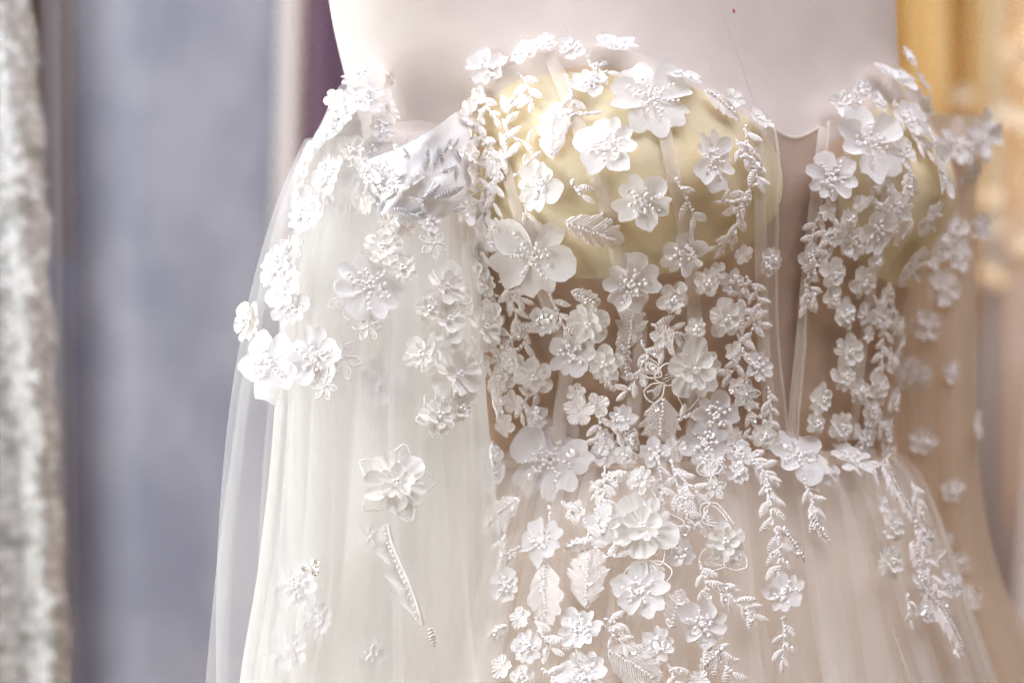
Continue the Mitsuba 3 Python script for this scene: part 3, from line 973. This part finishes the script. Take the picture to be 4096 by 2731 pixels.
for i, (h, stem, L, step) in enumerate([
        (B, [(2045, 690), (2038, 560), (2062, 400)], 66, 52), (B, [(1925, 480), (1945, 560), (1985, 650), (2000, 720), (1975, 830)], 66, 50), (B, [(2080, 700), (2140, 610), (2075, 560)], 50, 60),
        (B, [(2350, 235), (2360, 265), (2425, 300)], 56, 60), (B, [(2265, 310), (2290, 420), (2285, 480)], 60, 60), (B, [(2300, 470), (2355, 470)], 56, 70),
        (B, [(2968, 520), (2985, 620), (3012, 720)], 62, 42), (B, [(3010, 735), (2965, 780), (2940, 850), (2935, 900), (2860, 975)], 64, 42), (B, [(2930, 560), (2960, 640)], 60, 40),
        (B, [(2030, 715), (1960, 750), (1900, 780)], 62, 42), (B, [(1935, 800), (1955, 880), (1960, 950)], 60, 40), (B, [(2695, 720), (2720, 760), (2765, 850)], 70, 80), (B, [(2120, 800), (2110, 850)], 60, 60),
        (B, [(2290, 720), (2330, 770)], 60, 50), (B, [(2045, 1090), (2060, 1200), (2095, 1310)], 66, 44), (B, [(2205, 1165), (2235, 1240), (2262, 1310)], 60, 44), (B, [(2845, 800), (2920, 800)], 50, 50),
        (B, [(2985, 1110), (2955, 1170), (2945, 1210), (3020, 1290)], 62, 40), (B, [(3400, 900), (3310, 912), (3275, 960)], 62, 44), (B, [(3390, 935), (3320, 980), (3265, 1030), (3236, 1110)], 58, 42),
        (B, [(3205, 1120), (3212, 1210), (3208, 1300)], 56, 38), (B, [(2935, 1325), (2955, 1400), (2915, 1490)], 66, 44), (K, [(2424, 1870), (2425, 1940), (2408, 2010)], 64, 36), (B, [(2487, 1810), (2500, 1760), (2495, 1700)], 60, 34),
        (K, [(2636, 1830), (2645, 1930), (2655, 2030)], 60, 60), (K, [(2690, 1850), (2705, 1930), (2735, 2010)], 66, 46), (K, [(2095, 2190), (2060, 2210)], 60, 34), (K, [(2350, 2085), (2370, 2150), (2400, 2205)], 58, 44),
        (K, [(2420, 2480), (2470, 2495)], 66, 36), (K, [(2152, 2470), (2170, 2530), (2215, 2590)], 66, 46), (K, [(3062, 1960), (3078, 2070), (3105, 2190), (3106, 2285)], 62, 52), (K, [(3190, 1900), (3235, 2010), (3250, 2080)], 60, 44),
        (K, [(3122, 2470), (3128, 2540), (3120, 2640)], 56, 50), (K, [(2848, 2352), (2905, 2385), (2955, 2420), (3005, 2460)], 62, 34), (K, [(2842, 2590), (2880, 2650), (2925, 2690)], 66, 40), (K, [(2960, 1820), (3030, 1870), (3070, 1960)], 62, 46),
        (B, [(2905, 1775), (2960, 1755), (3015, 1735)], 46, 30), (K, [(2410, 2240), (2470, 2225)], 60, 50), (K, [(2265, 2010), (2290, 2060)], 56, 50), (K, [(2206, 2030), (2210, 2070)], 56, 50),
        (B, [(2985, 1480), (2970, 1560), (2995, 1650)], 56, 60), (B, [(2200, 1560), (2110, 1600), (2100, 1640)], 56, 50), (B, [(2120, 1330), (2080, 1400), (2010, 1430)], 60, 44), (K, [(2780, 2560), (2860, 2620)], 60, 40),
        (K, [(1975, 1760), (2000, 1800)], 60, 50), (B, [(3060, 1540), (3070, 1650)], 48, 44), (B, [(3560, 420), (3620, 520), (3690, 610)], 66, 46), (B, [(3330, 440), (3410, 400)], 50, 30), (B, [(3540, 950), (3580, 900)], 60, 44),
        (B, [(3480, 1180), (3500, 1260)], 50, 36), (B, [(3560, 1180), (3520, 1330), (3500, 1500)], 60, 46), (B, [(3480, 1560), (3500, 1700)], 60, 40), (K, [(3640, 2110), (3700, 2300), (3740, 2400)], 60, 48), (K, [(3610, 2380), (3625, 2480)], 50, 60),
        (K, [(2470, 2060), (2475, 2110)], 54, 44), (K, [(2290, 2480), (2320, 2640)], 60, 70), (K, [(2180, 2680), (2240, 2720)], 56, 40), (B, [(2700, 1680), (2760, 1650)], 50, 44), (B, [(2600, 1290), (2720, 1330)], 60, 46)]):
    sprig(h, stem, L, step, i + 1)

# sprigs take no room in the list of centres; the stitched flowers do
# beaded edge at the right of the near cup and at the plunge
for a in [(B, 2960, 1008, 46), (B, 2851, 1078, 46), (B, 2038, 1696, 52), (B, 2320, 1640, 62), (B, 2642, 1340, 52), (B, 2000, 1545, 46), (B, 2925, 405, 45)]:
    M = seat(a[0], a[1], a[2], .003)
    rng = np.random.default_rng(int(a[1]))
    r = a[3] * S * (D + M[1, 3]) / D
    k = new_part('embroidered_flower')
    for i in range(5):
        put('petal', move(M, petal_mesh(r, i * 1.2566 + a[1], .66, 'round', rng, lift=.12, curl=.05, rib=.05, nrib=4.5, nth=37, nr=7, scallop=.03)), 'm_thread', k)

satin_list = [
    (B, 1967, 276, 78, (.45, .25)), (B, 2115, 222, 68, (-.2, .35)), (B, 2183, 190, 52, (.2, .7)), (B, 2287, 210, 55), (B, 2354, 351, 72, (0, 0), 1.5, 5, 2), (B, 2462, 200, 85, (0, .95)),
    (B, 2598, 420, 178, (0, 0), .6, 5, 0), (B, 2724, 325, 78, (.1, .85)), (B, 2429, 605, 130, (0, 0), .3, 5, 1), (B, 2825, 652, 115, (.1, 0), 1.2, 5, 1), (B, 3023, 496, 55, (.1, .5)),
    (B, 3552, 322, 98, (-.1, .75)), (B, 3610, 240, 48, (.2, .5)), (B, 3425, 374, 45), (B, 3621, 495, 88), (B, 3458, 584, 165, (0, 0), 1.9, 5, 0), (B, 3708, 430, 95, (.5, .1)), (B, 3305, 712, 105, (-.2, 0)),
    (B, 3735, 690, 130, (.5, 0)), (B, 2174, 740, 100, (0, .15), .9, 5, 0), (B, 2146, 1008, 176, (-.05, .05), 1.0, 5, 0), (B, 2567, 790, 122, (0, .05), 1.1, 5, 2), (B, 2717, 990, 92, (-.1, .1), 1.6, 5, 1),
    (B, 2520, 1121, 120, (0, .1), 1.5, 5, 3), (B, 2184, 1275, 56), (B, 2291, 1405, 92, (0, .1), .2, 5, 2), (B, 2160, 1662, 48, (0, 0), .7, 4, 1), (B, 2210, 1841, 178, (0, .15), 1.35, 5, 2), (B, 2487, 1673, 58, (0, .1), 1.2, 5, 1),
    (B, 2912, 1116, 52), (B, 3057, 1037, 62, (.2, 0)), (B, 3216, 1400, 95, (-.2, 0), 1.4, 5), (B, 3483, 912, 94), (B, 3619, 1046, 96, (.1, 0)), (B, 3429, 1247, 46), (B, 3492, 1257, 52), (B, 3015, 1462, 62),
    (K, 2940, 1822, 62, (0, .3)), (K, 3172, 1835, 148, (-.1, .55), .9, 5, 2), (K, 3380, 1850, 92, (-.2, .75)), (B, 3427, 1750, 72), (K, 2184, 2171, 96, (0, .1)), (K, 2427, 2110, 80), (K, 2567, 2372, 112, (0, .1), 1.6, 5, 1),
    (K, 2338, 2522, 88, (0, .1), 1.3, 5, 2), (K, 2806, 2503, 96, (0, .1), 1.2, 5, 1), (K, 2043, 2344, 72), (K, 2123, 2597, 68), (K, 2338, 2715, 115, (0, .1), 1.7, 5, 1),
    (B, 2425, 1810, 55), (B, 3560, 1390, 70, (.5, 0)), (K, 3656, 2316, 50), (K, 1985, 1890, 100),
    (Y, 1345, 690, 95, (-.2, .3)), (Y, 1230, 780, 80, (-.4, 0)), (Y, 1395, 500, 90, (-.2, .5)), (Y, 1500, 400, 70, (.3, .3)), (Y, 1480, 590, 75, (.2, .2)), (Y, 1425, 330, 60, (-.4, .3)), (B, 3660, 340, 70, (.3, .5)), (B, 3590, 620, 70, (.2, 0)), (B, 3690, 560, 80, (.5, .2)), (B, 3560, 830, 72), (B, 3690, 860, 80, (.4, 0)), (B, 3400, 960, 70), (B, 3320, 930, 48), (RS, 3830, 560, 100, (.2, .6)), (RS, 3720, 1000, 80), (RS, 3890, 900, 60), (Y, 1330, 560, 110, (-.3, .2)), (Y, 1255, 660, 95, (-.5, .1)), (Y, 1440, 420, 85, (-.1, .3)), (Y, 1470, 300, 60, (-.2, .4)), (Y, 1300, 770, 90, (-.2, 0)), (Y, 1505, 520, 62, (.4, .1)),
    (BD, 1490, 690, 82, (-.5, .1)), (SV, 1830, 850, 52), (SV, 1890, 870, 45), (SV, 1850, 600, 50, (.6, 0)), (SV, 1700, 895, 40),
    (SV, 1099, 1462, 108), (SV, 1268, 1434, 98), (SV, 1473, 1149, 118, (.2, 0), .4, 5, 0), (SV, 1151, 1150, 82, (-.3, 0)),
    (RS, 3910, 540, 115, (.3, .5)), (RS, 3850, 690, 90, (.3, -.4)), (RS, 3790, 930, 75), (RS, 3770, 1150, 70), (RS, 3660, 1500, 75), (RS, 3875, 1700, 62, (.5, 0)), (RS, 3868, 2390, 60, (.4, 0)), (RS, 3820, 1020, 60), (RS, 3700, 1300, 62), (RS, 3790, 1480, 55), (RS, 3690, 1760, 55), (RS, 3800, 1960, 50), (RS, 3760, 2160, 50), (RS, 3830, 2250, 46), (SV, 1130, 1080, 70), (SV, 1180, 1230, 66), (SV, 1240, 880, 66)]
for a in satin_list:
    satin(*a)
for a in [(B, 2850, 1660, 96, (0, .1)), (B, 2805, 1771, 98, (-.2, .2)), (K, 2628, 2587, 72), (K, 2717, 2208, 62), (K, 3127, 2372, 82, (-.5, 0)), (SI_, 1290, 2470, 78), (SI_, 1486, 2615, 60), (SI_, 1530, 1530, 95), (SI_, 1290, 800, 60)]:
    satin(*a, sheer_=True)
satin(SV, 1165, 2335, 82, off=-.010)
satin(SV, 1110, 2600, 70, off=-.016)

for a in [(B, 2679, 1177, 70), (B, 2361, 1272, 86), (B, 2417, 1439, 76), (B, 2155, 1495, 78), (B, 2878, 1258, 80), (B, 3305, 1083, 64), (B, 3417, 1112, 68), (B, 3343, 1247, 62), (B, 3361, 1400, 78), (B, 3340, 1500, 62), (B, 3249, 1590, 66),
          (B, 3474, 1545, 66), (B, 3545, 1290, 60, (.5, 0)), (B, 3400, 1560, 55), (B, 3530, 1600, 55, (.4, 0)), (K, 2894, 2176, 78), (K, 3535, 2110, 66), (K, 3525, 2255, 72), (SV, 1530, 1000, 68), (SV, 1749, 1154, 88), (SV, 1763, 1289, 82),
          (SV, 1893, 1313, 84), (SV, 1684, 1420, 68, (-.6, 0)), (SV, 1029, 1294, 74), (B, 1950, 1060, 70), (B, 1900, 1130, 72), (B, 1990, 1240, 64), (B, 2040, 1500, 60), (B, 1935, 1380, 64), (B, 3300, 1180, 50), (B, 3520, 1440, 58, (.3, 0)), (B, 3440, 1640, 60), (B, 3330, 1700, 60), (SV, 1935, 1620, 66, (.5, 0)), (SV, 1925, 1830, 50, (.6, 0)), (SV, 1700, 1240, 54), (SV, 1810, 1640, 52), (SV, 1600, 1080, 55), (B, 1920, 1010, 62), (B, 1965, 1120, 60), (B, 2076, 1430, 55), (Y, 1400, 620, 70), (B, 2790, 1840, 45)]:
    cotton(*a)
cotton(B, 2759, 1470, 118, (0, .05), .35, 5, .62, 1.30, 3, label='large ribbed flower over corded loops at the midriff', cfirst=1, ccount=3)
cotton(SV, 1796, 1500, 118, (.05, 0), 1.2, 5, .68, 1.15, 3, label='large ribbed double flower on the near sleeve')
cotton(SV, 1731, 1668, 70, (0, 0), .3, 5, .66, 1.1)
cotton(SV, 1578, 1938, 112, (0, .1), .8, 5, .55, 1.22, 3, label='lone double flower with corded rim on the near sleeve')
cotton(K, 2576, 2120, 132, (.05, .1), .9, 5, .58, 1.15, 4, label='large ribbed double flower at the front of the skirt')

for a in [(SV, 1721, 980, 60), (SV, 1469, 1310, 56), (SV, 1305, 1551, 52), (B, 2973, 1575, 58, (0, 0), 5), (B, 1960, 1200, 85, (0, 0), 5), (B, 1995, 1300, 70), (K, 2852, 1958, 48, (0, 0), 5), (SI_, 1487, 2143, 44), (SV, 1400, 1200, 80, (.2, 0), 5), (SV, 1180, 1000, 60), (SV, 1370, 1440, 80, (.3, 0), 6)]:
    corded(*a)
for a in [(K, 2590, 2255, 100, -2.3), (K, 2595, 2250, 110, -.75), (K, 2895, 2270, 105, 2.75), (K, 2895, 2270, 90, .35), (SV, 1815, 1215, 75, .55), (SV, 1815, 1225, 70, -.25), (SV, 1810, 1200, 60, 1.2), (K, 2840, 1905, 62, 1.5), (K, 2838, 1905, 58, .9), (K, 2836, 1908, 58, 2.4), (SV, 1640, 1990, 90, -2.0),
          (B, 2060, 1400, 80, 1.9), (B, 2640, 1500, 90, 2.6), (B, 2650, 1530, 90, 3.9)]:
    corded_loop(*a)

# corded scroll on the skirt
sc = [(2880, 2110), (2830, 2105), (2800, 2075), (2798, 2035), (2825, 2015), (2860, 2018), (2890, 2045), (2930, 2100)]
k = new_part('corded_scroll')
for dd, rr in ((0, .0005), (22, .0005)):
    q = np.array(sc, float)
    c = q.mean(0)
    q = c + (q - c) * (1 - dd / 75)
    s = np.linspace(0, len(q) - 1, 40)
    q = np.stack([PchipInterpolator(range(len(q)), q[:, i])(s) for i in range(2)], 1)
    put('cord_loop', tube(np.array([(lambda h: h[0] + h[1] * .003)(hit(K, *p)) for p in q]), rr, 5), 'm_cord', k)

# silver leaves embroidered on the satin band, with a beaded cluster
k = new_part('silver_embroidery', 'silver grey stitched leaves on the satin band')
for (x, y, L, dg) in [(1700, 680, 95, 80), (1735, 670, 80, 70), (1770, 655, 80, 110), (1765, 690, 90, 20), (1770, 615, 70, 60), (1690, 790, 90, 35), (1730, 790, 130, 20), (1675, 785, 70, -70), (1590, 770, 70, 200), (1570, 830, 70, -10), (1610, 850, 80, -20), (1800, 590, 60, 40), (1640, 640, 60, 120), (1820, 720, 60, 75), (1800, 840, 80, 10), (1640, 870, 70, 25), (1545, 800, 60, 240), (1620, 720, 60, 150), (1690, 860, 60, -30), (1840, 650, 55, 100), (1500, 780, 55, -60)]:
    leaf_at(BD, x, y, L, dg, k, W=L * .30, bend=.05, seq=.2, off=.0012)
for nm in [q for q in scene if q.startswith(k + '__leaf')]:
    scene[nm]['bsdf'] = {'type': 'ref', 'id': 'm_silver'}
parts, rng = [], np.random.default_rng(4)
for _ in range(60):
    x, y = 1520 + rng.normal(0, 45), 720 + rng.normal(0, 45)
    P, N = hit(BD, x, y)
    parts.append(ball(P + N * .002, BEAD * rng.uniform(.7, 1.2)))
for s in np.linspace(0, 1, 24):
    for (xa, ya, xb, yb) in [(1560, 705, 1840, 690), (1600, 770, 1700, 700), (1560, 760, 1690, 800), (1690, 800, 1740, 730)]:
        if rng.uniform() < .5:
            P, N = hit(BD, xa + (xb - xa) * s, ya + (yb - ya) * s)
            parts.append(ball(P + N * .0015, BEAD * .6))
put('beadwork', join(parts), 'm_bead', k, stuff=True)
P, N = hit(BD, 1583, 590)
put('beadwork', join([ball(P + N * .001, BEAD * 1.3)]), 'm_bead', k, stuff=True)

# long folded lace piece hanging on the near sleeve
k = new_part('folded_lace_leaf', 'long folded lace leaf hanging on the near sleeve')
sp = [(1546, 2095), (1560, 2160), (1590, 2230), (1625, 2310), (1655, 2400), (1680, 2495)]
H = [hit(SV, *p) for p in sp]
s = np.linspace(0, 5, 40)
Pm = np.array([h[0] + h[1] * .004 for h in H])
Pm = np.stack([PchipInterpolator(range(6), Pm[:, i])(s) for i in range(3)], 1)
b = np.linspace(-1, 1, 9)
w = .0062 * np.sin(np.pi * np.clip(s / 5 * .96 + .03, 0, 1)) ** .7 * (1 + .2 * np.sin(s * 5))
G = Pm[:, None] + np.stack([b[None] * w[:, None] * .8 - w[:, None] * .7, -.006 * abs(b[None]) + 0 * w[:, None], 0 * b[None] * w[:, None]], -1)
put('leaf_blade', sheet(G), 'm_cotton', k)
put('beadwork', join([ball(p + [-.002, -.004, 0], BEAD * .8) for p in Pm[3:-2:2]]), 'm_bead', k, stuff=True)
put('cord_loop', tube(Pm + [.001, -.0035, 0], .0007, 5), 'm_cord', k)
put('petal', move(seat(SV, 1550, 2310, .003), petal_mesh(.012, -.7, .7, 'round', np.random.default_rng(3))), 'm_organza', k)
leaf_at(SV, 1712, 2500, 90, -75, new_part('leaf_sprig'))
k = new_part('sequin_cluster')
rng = np.random.default_rng(7)
for i in range(9):
    M = seat(SV, 1268 + rng.normal(0, 22), 2279 + rng.normal(0, 32), .003)
    put('sequin', move(M, ring_sequin((0, 0, 0), 15 * S, rng, .9)), 'm_sequin', k)

# the small work between
fill(B, [(1960, 1120), (2560, 1180), (2980, 1050), (3020, 1250), (3060, 1780), (2080, 1800), (1990, 1500)], 34, 1, .98, ['emb', 'sprig', 'cotton', 'sprig', 'emb', 'leaf'])
fill(B, [(3240, 880), (3640, 820), (3600, 1150), (3540, 1400), (3520, 1790), (3180, 1790), (3190, 1400)], 30, 2, .84, ['emb', 'sprig', 'cotton', 'satin', 'emb', 'leaf'])
fill(B, [(2360, 1740), (3520, 1730), (3520, 1800), (2360, 1830)], 9, 3, .75, ['satin', 'emb', 'cotton', 'leaf'])
fill(K, [(2820, 1830), (3530, 1820), (3580, 1930), (2800, 1900)], 9, 4, .75, ['satin', 'emb', 'leaf', 'sprig'])
fill(K, [(1960, 1880), (2760, 1900), (2860, 2150), (2860, 2731), (2000, 2731)], 24, 5, 1.0, ['emb', 'sprig', 'sprig', 'leaf', 'cotton'])
fill(K, [(3480, 1900), (3620, 1930), (3840, 2450), (3800, 2640), (3640, 2420), (3500, 2200)], 9, 6, .85, ['emb', 'leaf', 'satin', 'sprig'])
fill(B, [(3300, 420), (3560, 320), (3740, 520), (3740, 880), (3280, 880)], 13, 7, .8, ['emb', 'satin', 'sprig', 'leaf'])
fill(Y, [(1478, 235), (1540, 300), (1556, 500), (1440, 800), (1240, 840), (1180, 730), (1350, 370)], 16, 8, .62, ['satin', 'cotton', 'emb'])
fill(B, [(1890, 780), (2060, 900), (2040, 1400), (1990, 1500), (1900, 1400)], 12, 9, .70, ['emb', 'sprig', 'cotton'])
for x, y, q in [(1852, 482, 42), (1895, 440, 46), (1885, 540, 44), (1868, 620, 40), (1930, 390, 44), (1875, 700, 46), (1560, 880, 44), (1620, 905, 40), (1480, 820, 40)]:
    emb(B if x > 1880 else BD, x, y, q)
fill(B, [(1880, 480), (2080, 290), (2160, 330), (2000, 700), (1890, 760)], 6, 10, .8, ['sprig', 'emb'])


# ------------------------------------------------------------------ gowns hanging behind
def drape(x0, x1, y, z0, z1, amp, k, seed, dx_top=0.0, n=260, m=60, rough=0.0):
    """a hanging cloth of folds between two world x at depth y"""
    rng = np.random.default_rng(seed)
    u, v = np.meshgrid(np.linspace(0, 1, n), np.linspace(0, 1, m))
    w = x1 - x0
    ph, am = rng.uniform(0, 6.3, 6), rng.uniform(.4, 1, 6)
    ks = k * rng.uniform(.5, 1.8, 6)
    f = sum(a * np.cos(2 * np.pi * kk * u + p + .8 * v * (i - 2)) for i, (a, kk, p) in enumerate(zip(am, ks, ph)))
    X = x0 + u * w + dx_top * v * (1 - 0 * u)
    Y = y + amp * f * (1.2 - .5 * v) + .008 * (2 * u - 1) ** 2
    Z = z0 + v * (z1 - z0)
    if rough:
        Y = Y + rough * (np.sin(X * 210 + 3 * np.sin(Z * 60)) * np.sin(Z * 190 + 2 * np.sin(X * 70)))
    return sheet(np.stack([X, Y, Z], -1))


def thing(name, label, cat, group=None):
    k = numbered(name)
    labels[k] = {'label': label, 'category': cat}
    if group:
        labels[k]['group'] = group
    return k


def wx(px, y):
    return (px - 2048) * S * (D + y) / D


# lace gown at the left edge
g = thing('lace_gown', 'white floral lace gown at the left edge, nearest of the hanging gowns', 'gown')
y = .45
u, v = np.meshgrid(np.linspace(0, 1, 220), np.linspace(0, 1, 260))
edge = lambda z: np.interp(z, [wx(0, 0) * 0 + pix(0, p, y)[2] for p in (3300, 2731, 1900, 1100, 350, 0, -400)], [wx(p, y) for p in (290, 262, 215, 170, 128, 88, 60)])
Z = .75 + v * .85
X = edge(Z) - .16 * (1 - u) + .0016 * np.sin(Z * 95) * u ** 8
Y = y + .012 * np.cos(u * 21 + Z * 2) + .05 * (1 - np.sqrt(np.clip(1 - (u * .98) ** 6, 0, 1))) + .0005 * np.sin(X * 240 + 2 * np.sin(Z * 77)) * np.sin(Z * 230 + 2 * np.sin(X * 110))
put('lace_skirt', sheet(np.stack([X, Y, Z], -1)), 'm_lace', g)
rng = np.random.default_rng(21)
parts = []
for _ in range(700):
    a, b = rng.uniform(.25, 1.0), rng.uniform(0, 1)
    z = .75 + b * .85
    x = edge(z) - .16 * (1 - a)
    yy = y + .012 * math.cos(a * 21 + z * 2) + .05 * (1 - math.sqrt(max(1 - (a * .98) ** 6, 0)))
    r = rng.uniform(.003, .006)
    M = np.eye(4)
    M[:3, :3] = frame(np.array([rng.uniform(-.2, .2), -1, rng.uniform(-.2, .2)]) / 1.1)
    M[:3, 3] = (x, yy - .003, z)
    sp = rng.uniform(0, 6)
    for i in range(5):
        parts.append(move(M, petal_mesh(r, sp + i * 1.2566, .5, 'round', rng, nth=5, nr=4)))
put('lace_motif', join(parts), 'm_lacewhite', g, stuff=True)

# grey-blue satin gown, its pale placket and the dark gap beside it
g = thing('grey_gown', 'grey blue satin gown hanging behind the near sleeve', 'gown')
y = 1.25
put('skirt', drape(wx(290, y), wx(1130, y), y, .45, 1.95, .0014, 1.8, 31, rough=.0006), 'm_grey', g)
put('skirt_fold', drape(wx(262, y), wx(330, y), y - .02, .45, 1.95, .008, 2, 32, dx_top=-.02), 'm_fold_highlight', g, label='fold down the left of the gown, highlight put into its colour')
put('placket', drape(wx(1090, y), wx(1185, y), y - .03, 1.22, 1.95, .003, 1, 33, dx_top=.02), 'm_strip', g, label='pale trim down the right edge')
g = thing('brown_gown', 'dark taupe sheet for the shaded gap behind the lace gown', 'gown')
put('skirt', drape(wx(60, 1.4), wx(420, 1.4), 1.42, 1.25, 1.95, .012, 4, 34), 'm_brown', g)  # dark sheet stands in for the shaded gap beside the grey gown
g = thing('blue_gown', 'dark blue sheet low in the gap beside the lace gown', 'gown')
put('skirt', drape(wx(40, 1.35), wx(420, 1.35), 1.38, .45, 1.28, .012, 4, 35), 'm_blue', g)  # dark blue sheet set low in the same gap
g = thing('purple_gown', 'dusky purple gown beside the shoulder of the dress form', 'gown')
put('skirt', drape(wx(1150, 1.4), wx(1500, 1.4), 1.42, .45, 1.95, .014, 3, 36), 'm_purple', g)
g = thing('slate_gown', 'plain grey gown seen through the near sleeve', 'gown')
put('skirt', drape(wx(1480, 1.5), wx(2700, 1.5), 1.55, .45, 1.95, .02, 7, 37), 'm_grey', g)

# golden sequined gown and pale gowns at the right
g = thing('golden_gown', 'golden sequined gown glowing at the upper right', 'gown')
y = 1.65
put('skirt', drape(wx(3300, y), wx(4500, y), y, 1.20, 1.98, .007, 5, 41), 'm_gold', g)
put('overlay', drape(wx(3860, y), wx(4500, y), y - .05, .45, 1.98, .006, 4, 46, dx_top=.02), 'm_beige', g, label='beige sequined overlay')
rng = np.random.default_rng(5)
parts = []
for _ in range(22):
    px, py = rng.uniform(3830, 4200), rng.uniform(-100, 1150)
    c = pix(px, py, y - .075)
    v, f = ring_sequin((0, 0, 0), .010, rng, .5)
    parts.append((np.stack([v[:, 0], -v[:, 2], v[:, 1]], 1) + c, f))
put('sequin', join(parts), 'm_goldsequin', g, stuff=True)  # large pale discs, glint put into their colour
g = thing('cream_gown', 'pale cream gown hanging at the lower right', 'gown')
put('skirt', drape(wx(3960, 1.45), wx(4600, 1.45), 1.47, .45, 1.24, .010, 3, 42, dx_top=.05), 'm_pale', g)
g = thing('champagne_gown', 'champagne gown behind the far sleeve', 'gown')
put('skirt', drape(wx(2700, 1.4), wx(3900, 1.4), 1.48, .45, 1.32, .02, 7, 43), 'm_cream', g)
